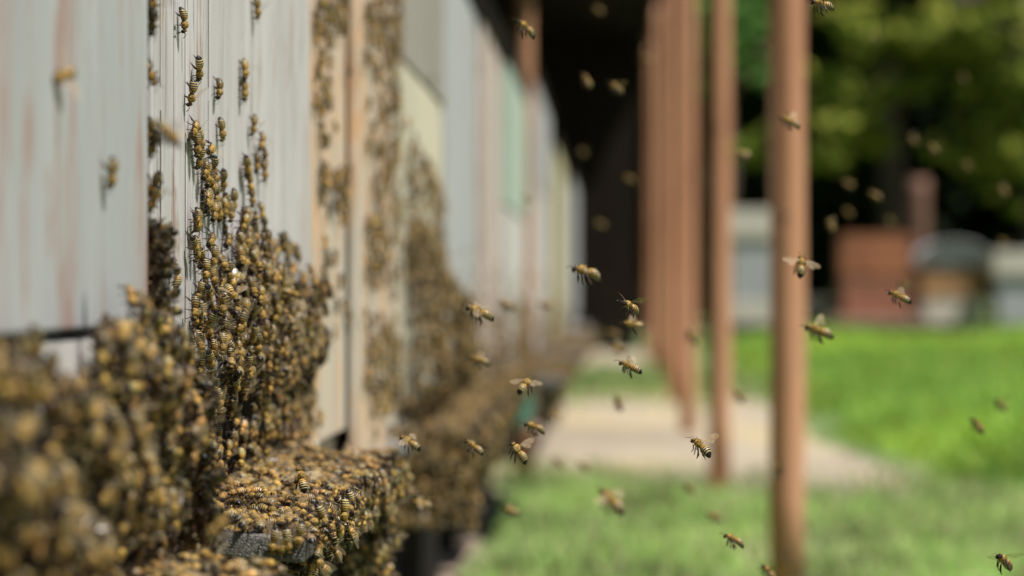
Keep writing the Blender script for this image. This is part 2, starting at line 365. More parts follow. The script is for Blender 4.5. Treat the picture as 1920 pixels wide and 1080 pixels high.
def hive(label, y0, y1, xf, mat, top=0.44, bot=-0.03, base=-0.15, planks=None, low_mat=None, board=(0.06, -0.12), lid_over=0.006, stand_mat=None, depth=0.5, upper=None, board_mat=None, tilt=0.09, lid=True, lid_mat=None, gap=.0006, recess=.010, seam_dark=False, board_end=None):
    """one hive of the row: front at x = xf facing +x; heights are relative to the eye"""
    r = empty('beehive', (xf - depth / 2, (y0 + y1) / 2, EYE + base)); tag(r, label, 'beehive', 'beehives standing in a row under the shed')
    bm = bmesh.new(); box(bm, xf - depth, xf - 0.016, y0 + .004, y1 - .004, EYE + base, EYE + top - .002, .002); link('hive_body', bm, low_mat or mat, r)
    bm = bmesh.new(); ys = [y0] + (planks or []) + [y1]
    for a, b in zip(ys, ys[1:]):
        dx = random.uniform(-.0008, .0008)
        box(bm, xf - 0.015, xf + dx, a + gap, b - gap, EYE + bot, EYE + (upper[0] if upper else top) - .003, .0012)
    link('front_wall', bm, mat, r)
    if seam_dark:                             # dark strips set in the seams to stand for their shade
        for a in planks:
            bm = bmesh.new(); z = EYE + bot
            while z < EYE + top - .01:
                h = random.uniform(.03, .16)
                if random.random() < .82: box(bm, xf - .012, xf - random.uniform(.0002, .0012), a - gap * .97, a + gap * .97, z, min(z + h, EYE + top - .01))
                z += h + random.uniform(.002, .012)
            link('seam_shade_strip', bm, M_SEAM_SHADE, r)
    if upper:
        bm = bmesh.new(); box(bm, xf - 0.015, xf + .003, y0, y1, EYE + upper[0], EYE + top - .003, .002); link('upper_box', bm, upper[1], r)
    # entrance strip under the front wall
    bm = bmesh.new(); box(bm, xf - .0158, xf - recess, y0 + .01, y1 - .01, EYE + base + .012, EYE + bot - .004, .001); link('entrance_strip', bm, low_mat or mat, r)
    if board:
        bw, bz = board
        bm = bmesh.new(); box(bm, -0.012, bw, y0 + .012, board_end or y1 - .012, -.0135, 0, .0015, .0012)
        bmesh.ops.rotate(bm, verts=bm.verts, cent=(0, 0, 0), matrix=Matrix.Rotation(tilt, 3, 'Y'))
        bmesh.ops.translate(bm, verts=bm.verts, vec=(xf, 0, EYE + bz)); link('landing_board', bm, board_mat or M_BOARD, r)
    if lid:
        bm = bmesh.new(); box(bm, xf - depth - .02, xf + lid_over, y0 - .012, y1 + .012, EYE + top, EYE + top + .05, .004); link('lid', bm, lid_mat or M_DARKWOOD, r)
    bm = bmesh.new(); box(bm, xf - depth, xf - .03, y0 + .02, y1 - .02, EYE + base - .07, EYE + base - .002, .003); link('floor_frame', bm, stand_mat or M_STAND, r)
    for sx in (xf - .10, xf - depth + .05):
        for sy in (y0 + .06, y1 - .06):
            bm = bmesh.new(); box(bm, sx - .02, sx + .02, sy - .02, sy + .02, 0, EYE + base - .072, .002); link('leg', bm, M_STAND, r)
    return r
X1, X2, X3, X4 = -0.207, -0.222, -0.224, -0.212
hive('nearest blue-grey painted hive with peeling brown streaks, cut by the left edge', 0.42, 1.083, X1, M_GREY1, bot=-0.016, base=-0.15, planks=[0.62, 0.80, 0.965], low_mat=M_WHITE, board=(0.058, -0.128), recess=.003)
hive('pale grey hive of cracked upright boards with a crackled landing board', 1.168, 1.787, X2, M_GREY2, bot=-0.056, base=-0.15, planks=[1.194, 1.232, 1.262, 1.336, 1.47, 1.60], board=(0.074, -0.116), board_end=1.685, low_mat=M_DARKWOOD, gap=.0019, seam_dark=True)
h3 = hive('peeling beige hive with an upright corner batten, beyond the grey board hive', 1.80, 2.43, X3, M_BEIGE, bot=-0.12, base=-0.17, planks=[1.88, 1.97, 2.1, 2.26], board=(0.03, -0.15))
bm = bmesh.new(); box(bm, X3 + .003, X3 + .013, 2.05, 2.40, EYE - .20, EYE + .43, .002); link('batten', bm, M_BEIGE, h3)
hive('cream hive with grey-beige shaded top behind a thick brown mass of bees', 2.48, 3.08, X4, M_CREAM, top=0.44, bot=-0.12, base=-0.18, planks=[2.7, 2.9], board=(0.065, -0.155), upper=(0.235, M_CREAM_SHADE))
hive('narrow dull blue hive beyond the cream hive', 3.13, 3.86, -0.212, M_BLUE, bot=-.12, base=-.18, board=(0.06, -0.16))
h6 = hive('pinkish white hive with a teal skirt under its board', 3.92, 4.58, -0.205, M_PINK, bot=-.12, base=-.2, board=(0.06, -0.165))
bm = bmesh.new(); box(bm, -.175, -.143, 4.18, 4.57, EYE - .24, EYE - .185, .004); link('skirt', bm, M_TEAL, h6)
hive('hive with a pale green upper box on a cream lower box', 4.64, 5.75, -0.197, M_WHITE, bot=-.12, base=-.2, board=(0.11, -0.17), upper=(0.16, M_GREEN), stand_mat=M_STAND)
hive('whitish hive with a dull blue upper box beyond the brown post', 6.75, 8.3, -0.205, M_WHITE, top=0.58, bot=-.12, base=-.22, board=(0.13, -0.18), upper=(0.3, M_BLUE))
hive('pale yellow hive near the far end of the row', 8.6, 10.3, -0.19, M_YEL, top=0.52, bot=-.12, base=-.22, board=(0.14, -0.18))
hive('bluish grey hive at the far end of the row before the dark wall', 10.6, 12.4, -0.16, M_BLUE, top=0.5, bot=-.12, base=-.22, board=(0.07, -0.18))

# ------------------------------------------------------------------ honey bees
AMB = np.array((0.45, 0.265, 0.06)); FURC = np.array((0.37, 0.23, 0.06)); PALE = np.array((0.56, 0.43, 0.20)); DARK = np.array((0.013, 0.008, 0.005)); LEG = np.array((0.030, 0.016, 0.008))
def prof(t):
    return float(np.interp(t, [0, .06, .16, .32, .5, .68, .82, .92, .98, 1], [1.0, 1.5, 1.85, 2.1, 2.18, 1.95, 1.48, .92, .42, .05]))
class MB:
    def __init__(s): s.v = []; s.f = []; s.c = []; s.m = []; s.sm = []
    def face(s, idx, col, m, smooth=True):
        if len(idx) == 4:
            s.f += [(idx[0], idx[1], idx[2]), (idx[0], idx[2], idx[3])]; s.c += [col, col]; s.m += [m, m]; s.sm += [smooth] * 2
        else: s.f.append(tuple(idx)); s.c.append(col); s.m.append(m); s.sm.append(smooth)
    def arr(s): return np.array(s.v, float) * 0.001, np.array(s.f, np.int32), np.array(s.c, float), np.array(s.m, np.int32), np.array(s.sm, bool)
def mb_tube(b, pts, rads, seg, col):
    rings = []
    for i, p in enumerate(pts):
        p = Vector(p); a = Vector(pts[max(i - 1, 0)]); c = Vector(pts[min(i + 1, len(pts) - 1)])
        t = (c - a).normalized(); s = t.orthogonal().normalized(); q = t.cross(s); o = len(b.v)
        for k in range(seg): b.v.append(tuple(p + (s * math.cos(k * 2 * math.pi / seg) + q * math.sin(k * 2 * math.pi / seg)) * rads[i]))
        rings.append(o)
    for r0, r1 in zip(rings, rings[1:]):
        for k in range(seg): b.face((r0 + k, r0 + (k + 1) % seg, r1 + (k + 1) % seg, r1 + k), col, 1)
def wing(b, side, d, up, hind=True):
    """fore and hind wing of one side. d: direction along the wing, up: chord direction of the leading edge"""
    d = Vector(d).normalized(); c = Vector(up); c = (c - d * c.dot(d)).normalized(); nrm = d.cross(c)
    root = Vector((0.9, side * 1.25, HB + 1.35))
    for pts, lift in (([(0, 0), (2, .55), (5, 1.0), (8, .9), (9.3, .1), (8.8, -1.2), (7, -2.1), (5, -2.2), (2.5, -1.1), (0, -.4)], 0.0),
                      ([(0.3, -.3), (2.5, -.9), (4.8, -1.7), (6.2, -2.5), (5.6, -3.6), (3.6, -3.4), (1.4, -1.6)], -0.15))[:2 if hind else 1]:
        o = len(b.v)
        for (x, y) in pts: b.v.append(tuple(root + d * x + c * y + nrm * (lift + 0.03 * math.sin(x * 2)) - Vector((0, 0, .010)) * x * x))
        cx = len(b.v); mx = sum(p[0] for p in pts) / len(pts); my = sum(p[1] for p in pts) / len(pts)
        b.v.append(tuple(root + d * mx + c * my + nrm * (lift + .22) - Vector((0, 0, .01)) * mx * mx))
        for k in range(len(pts)): b.face((cx, o + k, o + (k + 1) % len(pts)), PALE, 2, True)
HB = 3.7
def bee(seed, fly=False, seg=12, curl=0.5, bands=1.0, fur=110, legs=True, pale=1.0, lod=0):
    r = random.Random(seed); b = MB()
    st = [(4.4, .2, -.9, 1.3, 1, DARK, 0), (4.15, .75, -.85, 1.25, 1.05, DARK * 1.5, 0), (3.7, 1.2, -.65, 1.3, 1.1, FURC * .45, 0), (3.15, 1.4, -.4, 1.28, 1.1, FURC * .6, 0), (2.65, 1.05, -.2, 1.2, 1.05, DARK * 2, 0),
          (2.35, .65, -.1, 1, 1, FURC * .7, 0), (2.0, 1.2, 0, 1.05, 1, FURC * .9, 0), (1.45, 1.66, .05, 1.06, 1, FURC * 1.0, 0), (.6, 1.88, .08, 1.06, 1, FURC * .8, 0), (-.25, 1.82, .05, 1.06, 1, FURC * .9, 0),
          (-.95, 1.55, 0, 1, 1, FURC * .85, 0), (-1.5, 1.25, -.1, 1, 1, FURC * .5, 0), (-1.8, .95, -.15, 1, 1, DARK * 2, 1)]
    if lod: st = [st[i] for i in (0, 2, 4, 6, 8, 10, 12)]
    L = 7.3; T = [0, .05]; cols = [DARK * 2]
    for i in range(6):
        a = .05 + .95 * i / 6; e = .05 + .95 * (i + 1) / 6
        if i == 5: T += [e]; cols += [DARK * .7]; break
        wv = (0.62, .54, .44, .38, .34)[i] * bands
        cc = (AMB, AMB * 1.05, PALE * .85, PALE * .85, PALE * .8)[i] * pale
        T += [a + (e - a) * wv, e]; cols += [cc, DARK * (1.6 if i < 2 else 1)]
    rings = []
    T2 = [];C2 = []
    for (t0, t1, c) in zip(T, T[1:], cols): T2.append(t0); C2.append(c)
    T2 += [.93, .975, 1.0]; C2 += [DARK * .7] * 2
    for i, t in enumerate(T2):
        x = -1.9 - L * t * (1 - .06 * curl * t); st.append((x, prof(t), -.15 - curl * 2.2 * t ** 2 + .35 * math.sin(t * 3.1), 1.03, .93, C2[min(i, len(C2) - 1)], 1))
    for (x, rad, zc, fy, fz, c, m) in st:
        rings.append(len(b.v))
        for k in range(seg):
            a = 2 * math.pi * (k + .5) / seg
            b.v.append((x, math.cos(a) * rad * fy, HB + zc + math.sin(a) * rad * fz))
    for i in range(len(st) - 1):
        c, m = st[i][5], st[i][6]
        for k in range(seg):
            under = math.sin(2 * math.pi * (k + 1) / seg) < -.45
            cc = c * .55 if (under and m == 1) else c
            if m == 0: cc = cc * r.uniform(.45, 1.35)
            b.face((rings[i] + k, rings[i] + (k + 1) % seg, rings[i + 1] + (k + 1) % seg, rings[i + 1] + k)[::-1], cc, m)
    for s in (-1, 1):                     # compound eyes
        o = len(b.v); nu, nv = (3, 6) if lod else (4, 8)
        for i in range(nu + 1):
            ph = math.pi * i / nu
            for k in range(nv):
                th = 2 * math.pi * k / nv
                b.v.append((3.35 + .7 * math.sin(ph) * math.cos(th), s * (1.3 + .48 * math.sin(ph) * math.sin(th)), HB - .55 + 1.05 * math.cos(ph)))
        for i in range(nu):
            for k in range(nv): b.face((o + i * nv + k, o + i * nv + (k + 1) % nv, o + (i + 1) * nv + (k + 1) % nv, o + (i + 1) * nv + k), DARK * .6, 1)
        if not lod:                        # antennae
            j = r.uniform(-.3, .3)
            mb_tube(b, [(4.2, s * .4, HB - .5), (4.9, s * 1.0, HB + .3 + j), (5.9, s * 1.5, HB - .2 + j), (7.0, s * 1.9, HB - 1.0 + j)], [.13, .12, .13, .1], 4, LEG)
    if legs:
        ls = 3 if lod else 5
        for s in (-1, 1):
            for q, (x0, dk, da, df, rr) in enumerate(((1.3, (1.3, 1.9, .2), (2.2, 2.5, -2.5), (3.2, 3.0, -HB), .32), (.3, (-.1, 2.7, .3), (-.4, 3.8, -2.2), (-.3, 4.9, -HB), .33), (-.7, (-2.2, 2.5, .1), (-4.2, 3.2, -1.7), (-5.9, 4.1, -HB), .42))):
                j = lambda a: r.uniform(-a, a)
                if fly:
                    dk = (dk[0] * .5 - .5, dk[1] * .45, -1.6 + j(.3)); da = (da[0] * .35 - 1.4, da[1] * .45, -3.6 + j(.5)); df = (df[0] * .3 - 2.4, df[1] * .45, -5.0 + j(.8))
                mb_tube(b, [(x0, s * .8, HB - 1.3), (x0 + dk[0] + j(.4), s * (dk[1] + .7), HB + dk[2] + j(.3)), (x0 + da[0] + j(.5), s * (da[1] + .7), HB + da[2]), (x0 + df[0] + j(.8), s * (df[1] + .6), HB + df[2])],
                        [rr * .9, rr, rr * (1.35 if q == 2 else .8), .12], ls, LEG * (1.6 if q == 2 else 1))
    for _ in range(fur):                  # coat of short hairs
        z = r.random()
        if z < .68: x = r.uniform(-1.3, 2.2)
        elif z < .82: x = r.uniform(2.7, 4.1)
        else: x = -1.9 - L * (.05 + .95 * (r.choice((0, 1, 2, 3, 4)) + r.uniform(0, .35)) / 6)
        i = min(range(len(st)), key=lambda k: abs(st[k][0] - x)); X, rad, zc, fy, fz = st[i][:5]
        a = r.uniform(-.7, math.pi + .7); n = Vector((r.uniform(-.7, .3), math.cos(a), math.sin(a))).normalized()
        p = Vector((x, math.cos(a) * rad * fy * .96, HB + zc + math.sin(a) * rad * fz * .96)); t = n.orthogonal().normalized() * .11; o = len(b.v)
        ln = r.uniform(.45, .95) if x > -1.5 else r.uniform(.25, .5)
        b.v += [tuple(p - t), tuple(p + t), tuple(p + n * ln)]
        b.face((o, o + 1, o + 2), PALE * r.uniform(.7, 1.15) if x < -1.5 else FURC * r.uniform(.5, 1.9), 0, False)
    return b
def wing_pose(pose, r):
    if pose == 'fold': k = r.uniform(.18, .42); z = r.uniform(-.02, .16); return lambda s: ((-.95, s * k, z), (.3, s * 1, .12))
    if pose == 'raise': k = r.uniform(.3, .6); z = r.uniform(.35, .75); return lambda s: ((-.8, s * k, z), (.5, s * .8, .2))
    if pose == 'up': z = r.uniform(.5, .9); k = r.uniform(-.5, -.1); return lambda s: ((k, s * .9, z), (1, s * .1, .25))
    if pose == 'flat': z = r.uniform(-.1, .3); k = r.uniform(-.45, -.05); return lambda s: ((k, s * 1, z), (1, s * .05, .1))
def to_mesh(name, b, mats):
    V, F, C, m, sm = b.arr(); return bulk(name, V, F, 3, C, mats, m, sm)
BODY = {}
for i in range(12): BODY['walk', i] = to_mesh('honey_bee', bee(i, False, 14, (.25, .5, .8, .1, .6, .4)[i % 6], (1, 1.2, .7, .9, 1.3, .8, 1.1)[i % 7], 130, True, (1, 1.15, .6, .9, 1.3, .75, 1.1)[(i * 3) % 7]), [M_FUR, M_CHITIN])
for i in range(5): BODY['fly', i] = to_mesh('honey_bee', bee(20 + i, True, 14, (.4, .8, .55, 1.0, .3)[i], (1, .9, 1.1, 1, .9)[i], 130, True, (1, 1.15, .9, 1.05, 1.2)[i]), [M_FUR, M_CHITIN])
WING = {}
for pose in ('fold', 'raise', 'up', 'flat'):
    for k in range(3):
        fn = wing_pose(pose, random.Random(k * 7 + 1))
        for s in (-1, 1):
            b = MB(); d, u = fn(s); wing(b, s, d, u); WING[pose, k, s] = to_mesh('wing', b, [M_FUR, M_CHITIN, M_WING_FLY if pose in ('up', 'flat') else M_WING])
def frame(pos, head, up):
    """4x4 with x along head, z near up"""
    x = np.array(head, float); x /= np.linalg.norm(x); z = np.array(up, float); z = z - x * (z @ x); z /= np.linalg.norm(z); y = np.cross(z, x)
    M = np.eye(4); M[:3, 0], M[:3, 1], M[:3, 2], M[:3, 3] = x, y, z, pos; return M
def add_bee(M, label, group, kind='walk', pose=None, scale=1.0):
    o = bpy.data.objects.new('honey_bee', BODY[kind, random.randrange(12 if kind == 'walk' else 5)]); COL.objects.link(o)
    Mm = Matrix(M.tolist()) @ Matrix.Scale(scale * 1.07, 4); o.matrix_world = Mm
    tag(o, label, 'bee', group)
    pose = pose or (random.choice(('up', 'flat')) if kind == 'fly' else random.choices(('fold', 'raise'), (4, 1))[0]); k = random.randrange(3)
    for s in (-1, 1):
        wg = bpy.data.objects.new('wing', WING[pose, k, s]); COL.objects.link(wg); wg.parent = o
    return o

SINGLES = []      # (matrix, label, group, kind, pose, scale)
CROWD = []        # (matrix, lod, importance, label, group)

# --- flying bees: u, v, distance down the row, heading (right, up, towards camera), label
FLY_G = 'honey bees flying in front of the hives'
FLY = [
 (1098, 510, 1.14, (-.9, .25, .1), 'honey bee flying with lifted wing before the dark gap, top of a group of three'),
 (1180, 575, 1.275, (-.55, .35, .7), 'sharp honey bee in flight facing left below the dark gap, antennae up'),
 (1186, 609, 1.50, (-.9, .15, .2), 'slightly blurred honey bee flying just under a sharp one by the dark gap'),
 (1180, 687, 1.36, (-.85, .4, -.2), 'dark honey bee flying over the far green patch of grass'),
 (985, 721, 1.34, (.45, .5, -.6), 'small sharp honey bee flying right above the teal hive skirt'),
 (1002, 800, 1.43, (-.85, .3, .2), 'honey bee flying left over the left edge of the sandy path'),
 (972, 846, 1.275, (-.6, .75, -.2), 'sharp honey bee with black glossy tail flying at the near left corner of the sand'),
 (1313, 837, 1.275, (-.6, .55, -.6), 'sharp striped honey bee flying with one wing out beside the second nearest post'),
 (888, 837, 1.40, (-.75, .55, -.2), 'honey bee flying beside the brown bee mass of the cream hive, lowest sharp one there'),
 (767, 829, 1.38, (-.8, .5, -.2), 'honey bee flying low in front of the upright beige batten'),
 (565, 897, 1.265, (-.25, .85, -.4), 'sharp striped honey bee hovering over the crowded grey landing board, wing spread right'),
 (897, 585, 1.16, (-.85, .35, .1), 'reddish honey bee in flight with hanging legs before the pinkish white hive'),
 (897, 676, 1.58, (-.9, .3, .0), 'soft golden honey bee flying left before the pinkish hive foot'),
 (1145, 937, 0.985, (-.6, .6, -.3), 'large blurred honey bee flying over the near grass below the sand'),
 (1375, 1011, 1.42, (-.85, .4, .0), 'honey bee flying low over the grass left of the thickest post'),
 (1882, 1052, 1.27, (-.55, .5, .6), 'sharp honey bee with dangling legs in the lower right corner'),
 (1685, 556, 1.40, (-.8, .4, -.2), 'striped honey bee flying in front of the orange brick-coloured hive'),
 (1534, 620, 1.10, (-.85, .3, .1), 'large honey bee with raised pale wings flying just right of the thickest post'),
 (1502, 497, 1.45, (.1, .75, -.5), 'small honey bee flying straight up in front of the thickest post'),
 (985, 52, 1.46, (-.6, .5, .2), 'honey bee flying alone near the top against the dark roof'),
 (1100, 150, 1.9, (-.4, .6, .3), 'blurred honey bee, left of a pair flying before the dark gap'),
 (1155, 163, 1.82, (-.5, .4, .3), 'blurred honey bee, right of a pair flying before the dark gap'),
 (1480, 228, 1.6, (-.8, .4, -.3), 'olive looking honey bee flying across the upper part of the thickest post'),
 (1393, 288, 2.0, (-.8, .1, .3), 'small blurred honey bee flying between the two nearest posts'),
 (790, 945, 1.62, (-.9, .2, .1), 'pale winged honey bee flying in the shade under the cream hive board'),
 (1160, 756, 1.95, (-.2, .6, .4), 'soft round honey bee blur over the far end of the sand'),
 (1042, 775, 2.1, (.4, .5, -.3), 'tiny soft honey bee over the sand, near the teal skirt'),
 (1045, 866, 2.4, (-.5, .5, .2), 'faint honey bee low over the near sand, left of another'),
 (1095, 874, 2.2, (-.6, .4, .2), 'faint honey bee low over the near sand, right of another'),
 (1292, 915, 2.1, (-.5, .5, .3), 'soft dark honey bee at the foot of the second nearest post, to its left'),
 (1338, 968, 2.0, (-.7, .3, .2), 'faint orange honey bee over the grass under the second nearest post'),
 (958, 958, 1.75, (-.8, .3, .2), 'faint honey bee low over the grass near the bee mass'),
 (1832, 797, 1.75, (-.5, .6, .3), 'reddish honey bee flying over the middle of the lush lawn'),
 (1876, 758, 2.0, (-.5, .5, .3), 'faint honey bee over the lush lawn near the right edge'),
 (1440, 1072, 1.55, (-.5, .6, .3), 'dark honey bee at the bottom edge left of the thickest post'),
 (1385, 742, 2.0, (-.5, .5, .2), 'soft dark honey bee between the two nearest posts at the lawn edge'),
 (1460, 880, 1.9, (.3, .7, .2), 'soft honey bee at the left side of the thickest post, low down'),
 (1092, 285, 3.2, (-.5, .5, .6), 'strongly blurred pale honey bee beside the yellow hive top'),
 (1122, 18, 2.7, (-.6, .5, .4), 'strongly blurred honey bee at the top edge under the dark roof'),
 (1180, 335, 2.7, (-.6, .3, .4), 'strongly blurred honey bee in the middle of the dark gap'),
 (1640, 366, 2.3, (-.7, .3, .4), 'blurred honey bee flying before the dark foot of the trees'),
 (1695, 535, 2.1, (-.6, .3, .4), 'blurred pale honey bee just above the striped one by the orange hive'),
 (1557, 421, 2.1, (-.4, .7, .3), 'blurred honey bee beside the thickest post at hive roof height'),
 (1590, 345, 2.6, (-.7, .3, .4), 'dim blurred honey bee under the lit leaf clump'),
 (1540, 8, 1.33, (-.85, .2, .3), 'honey bee cut by the top edge at the thickest post'),
 (1750, 278, 2.3, (-.6, .5, .4), 'blurred pale honey bee over the lone far post, right of a pair'),
 (1712, 262, 2.7, (-.6, .5, .4), 'blurred honey bee over the lone far post, left of a pair'),
 (1880, 358, 2.7, (-.6, .5, .4), 'blurred honey bee before dark leaves at the right edge'),
 (1812, 310, 3.0, (-.6, .5, .4), 'dim honey bee blur right of the lone far post'),
 (1590, 398, 2.9, (-.6, .5, .4), 'brownish honey bee blur above the orange hive'),
 (1668, 415, 3.0, (-.6, .5, .4), 'dim honey bee blur close to the lone far post'),
 (1640, 70, 3.2, (-.6, .5, .4), 'dim honey bee blur in the dark foliage near the top'),
 (1805, 145, 3.2, (-.6, .5, .4), 'dim honey bee blur between the upper leaf clumps'),
 (1880, 455, 2.9, (-.6, .5, .4), 'dim honey bee blur above the white tin hive'),
 (950, 571, 1.9, (-.8, .3, .2), 'soft honey bee before the foot of the brown post in the row'),
 (1022, 572, 2.2, (-.8, .3, .2), 'soft honey bee before the whitish hive'),
 (1296, 631, 2.1, (-.4, .6, .3), 'soft honey bee before the merged far posts'),
 (1158, 655, 2.0, (-.8, .3, .3), 'soft honey bee over the far grass patch, left of a dark one'),
 (1150, 625, 2.4, (-.8, .3, .3), 'faint honey bee low in the dark gap'),
 (1125, 420, 2.9, (-.8, .3, .3), 'dim honey bee blur beside the bluish far hive'),
 (990, 372, 2.6, (-.8, .3, .3), 'honey bee blur across the brown post in the row'),
 (1212, 110, 2.9, (-.8, .3, .3), 'honey bee blur at the left side of the merged far posts'),
 (118, 142, 0.90, (-.3, -.2, .5), 'blurred honey bee hovering before the upper part of the blue-grey hive'),
 (318, 252, 0.93, (.7, -.75, .2), 'blurred golden honey bee flying past the edge between the two grey hives'),
 (412, 988, 0.90, (.8, .6, .2), 'large blurred honey bee in flight before the crackled end of the landing board'),
 (435, 550, 1.26, (.5, -.6, .5), 'honey bee with pale banded tail flying just off the grey hive crowd'),
 (548, 552, 1.5, (.9, -.3, .1), 'honey bee blur with pale wings flying past the grey hive crowd'),
]
for (u, v, Y, h, lb) in FLY:
    hw = RIGHT * h[0] + UP * h[1] - FWD * h[2]
    up = UP + RIGHT * random.uniform(-.2, .35) - FWD * random.uniform(-.3, .5)
    if u < 330: up = RIGHT + UP * .3
    M = frame((0, 0, 0), hw, up); p = P(u, v, Y); M[:3, 3] = p - M[:3, :3] @ np.array((-.0015, 0, HB * .001))
    SINGLES.append((M, lb, FLY_G, 'fly', None, random.uniform(.97, 1.08)))

def on_wall(u, v, X, ang, tilt=0.0, roll=0.0):
    """bee standing on the plane x = X whose BODY is seen at (u, v); ang: heading from straight down, turned towards +y"""
    p = W(u, v, X + .0042); p[0] = X
    h = np.array((math.sin(tilt), math.sin(ang), -math.cos(ang)))
    return frame(p, h, np.array((1.0, roll, 0.15)))
WALL_G = 'honey bees standing apart on the bare hive boards'
for (u, v, X, a, lb) in [
 (347, 46, X2, .15, 'topmost sharp honey bee on the grey boards, head down'),
 (374, 136, X2, .5, 'upper one of two touching honey bees on the grey boards, tail up'),
 (359, 180, X2, .1, 'lower one of two touching honey bees on the grey boards, wing held out'),
 (412, 172, X2, -.5, 'dark honey bee right of the two touching bees on the grey boards'),
 (460, 138, X2, -.4, 'upper one of two dark honey bees on the middle of the grey boards'),
 (460, 177, X2, -.4, 'lower one of two dark honey bees on the middle of the grey boards'),
 (419, 251, X2, .15, 'lone dark honey bee above the crowd on the grey boards'),
 (484, 22, X2, .1, 'soft honey bee near the top of the grey boards'),
 (476, 240, X2, .0, 'honey bee at the top of the sparse right string on the grey boards'),
 (365, 245, X2, -.9, 'honey bee lying across the top of the sharp string of bees'),
 (372, 262, X2, .7, 'second honey bee from the top of the sharp string of bees'),
 (376, 300, X2, .2, 'third honey bee from the top of the sharp string, strongly banded'),
 (390, 335, X2, -.3, 'honey bee in the upper part of the sharp string, abdomen tilted'),
 (402, 318, X2, .4, 'honey bee at the right of the upper sharp string'),
 (420, 345, X2, .4, 'golden honey bee at the right of the sharp string below its top'),
 (392, 388, X2, -.6, 'honey bee in the sharp string with a bright wing'),
 (412, 402, X2, .6, 'honey bee in the sharp string beside one with a bright wing'),
 (370, 475, X2, .1, 'honey bee with raised tail alone left of the sharp crowd'),
 (378, 490, X2, .6, 'honey bee pressed against one with a raised tail left of the crowd'),
 (332, 510, X2, 3.0, 'pale honey bee climbing on the cracked grey corner board'),
 (368, 600, X2, .2, 'honey bee with spread legs at the lower left of the sharp crowd'),
 (382, 592, X2, .1, 'banded honey bee beside one with spread legs at the crowd edge'),
 (396, 385, X2, .9, 'honey bee turned sideways in the sharp string'),
 (213, 332, X1, .1, 'blurred honey bee standing on the blue-grey hive with a long shadow'),
 (613, 490, X3, .4, 'dark honey bee on the left of the beige boards, long shadow below'),
 (640, 532, X3, .1, 'elongated dark honey bee in the middle of the beige boards'),
 (655, 600, X3, -.3, 'honey bee low in the middle of the beige boards'),
 (672, 678, X3, .0, 'honey bee near the foot of the beige boards'),
 (590, 752, X3, .3, 'lone small honey bee at the lower left of the beige boards'),
 (812, 152, X4, .1, 'soft honey bee at the top right edge of the cream hive'),
 (830, 195, X4, -.4, 'soft dark honey bee on the right edge of the cream hive'),
]:
    SINGLES.append((on_wall(u, v, X, a, random.uniform(-.25, .1), random.uniform(-.3, .3)), lb, WALL_G, 'walk', 'raise' if 'wing' in lb else None, random.uniform(.97, 1.06)))

# --- crowds
def inpoly(x, y, poly):
    poly = np.asarray(poly, float); c = np.zeros(len(x), bool); j = len(poly) - 1
    for i in range(len(poly)):
        xi, yi = poly[i]; xj, yj = poly[j]
        t = ((yi > y) != (yj > y)) & (x < (xj - xi) * (y - yi) / (yj - yi + 1e-12) + xi); c ^= t; j = i
    return c
def darts(n_try, y0, y1, z0, z1, mind, ok):
    """darts in the wall plane, minimum distance mind(y,z)"""
    cell = 0.004; grid = {}; out = []
    ys = RNG.uniform(y0, y1, n_try); zs = RNG.uniform(z0, z1, n_try); k = ok(ys, zs)
    for y, z in zip(ys[k], zs[k]):
        d = mind; gy, gz = int(y / d), int(z / d); bad = False
        for a in (-1, 0, 1):
            for c in (-1, 0, 1):
                for (py, pz) in grid.get((gy + a, gz + c), ()):
                    if (py - y) ** 2 + (pz - z) ** 2 < d * d: bad = True
        if not bad: grid.setdefault((gy, gz), []).append((y, z)); out.append((y, z))
    return np.array(out).reshape(-1, 2)
def crowd(X, polys, y0, y1, z0, z1, height, mind, layers, lod, label, group, n_try=9000, wild=0.9, clip=None):
    """bees on the plane x = X inside polygons given where the surface is seen; height(y,z): thickness of the mass"""
    def ok(y, z):
        p = np.c_[X + .8 * np.vectorize(height)(y, z), y, z + EYE]; u, v, _ = proj(p); m = np.zeros(len(y))
        for q, pr in polys: m = np.where(inpoly(u, v, q), pr, m)
        return m
    for L in range(layers):
        pts = darts(n_try, y0, y1, z0, z1, mind, lambda y, z: ok(y, z) > 0)
        pts = pts[RNG.random(len(pts)) < ok(pts[:, 0], pts[:, 1])]
        if not L and layers > 1: pts = pts[RNG.random(len(pts)) < .62]
        for y, z in pts:
            h = height(y, z); off = h - L * .0058
            if L and off < -.001: continue
            off = max(off, 0) + (random.uniform(-.003, .003) if h > .004 else 0)
            e = .004; gy = (height(y + e, z) - height(y - e, z)) / (2 * e); gz = (height(y, z + e) - height(y, z - e)) / (2 * e)
            n = np.array((1, -gy * .8, -gz * .8)); n /= np.linalg.norm(n)
            n = n + RNG.normal(0, .32 if h > .004 else .06, 3)
            a = random.gauss(0, wild) if random.random() < .8 else random.uniform(-3.14, 3.14)
            hd = np.array((random.gauss(0, .22 if h > .004 else .08), math.sin(a), -math.cos(a)))
            if clip is not None:
                cu, cv, _ = proj((X + off + .004, y, z + EYE))
                if clip(cu, cv): continue
            M = frame((X + off, y, z + EYE), hd, n)
            CROWD.append((M, lod, L, label, group))
def top_crowd(x0, x1, y0, y1, zf, mind, lod, label, group, layers=2, n_try=3000, keep=None):
    for L in range(layers):
        pts = darts(n_try, x0, x1, y0, y1, mind, lambda a, b: np.ones(len(a), bool) if keep is None else keep(a, b))
        for x, y in pts:
            z = zf(x, y) - L * .005
            a = random.uniform(-3.14, 3.14)
            M = frame((x, y, EYE + z), (math.cos(a), math.sin(a), random.gauss(0, .18)), np.array((0, 0, 1)) + RNG.normal(0, .25, 3))
            CROWD.append((M, lod, L, label, group))
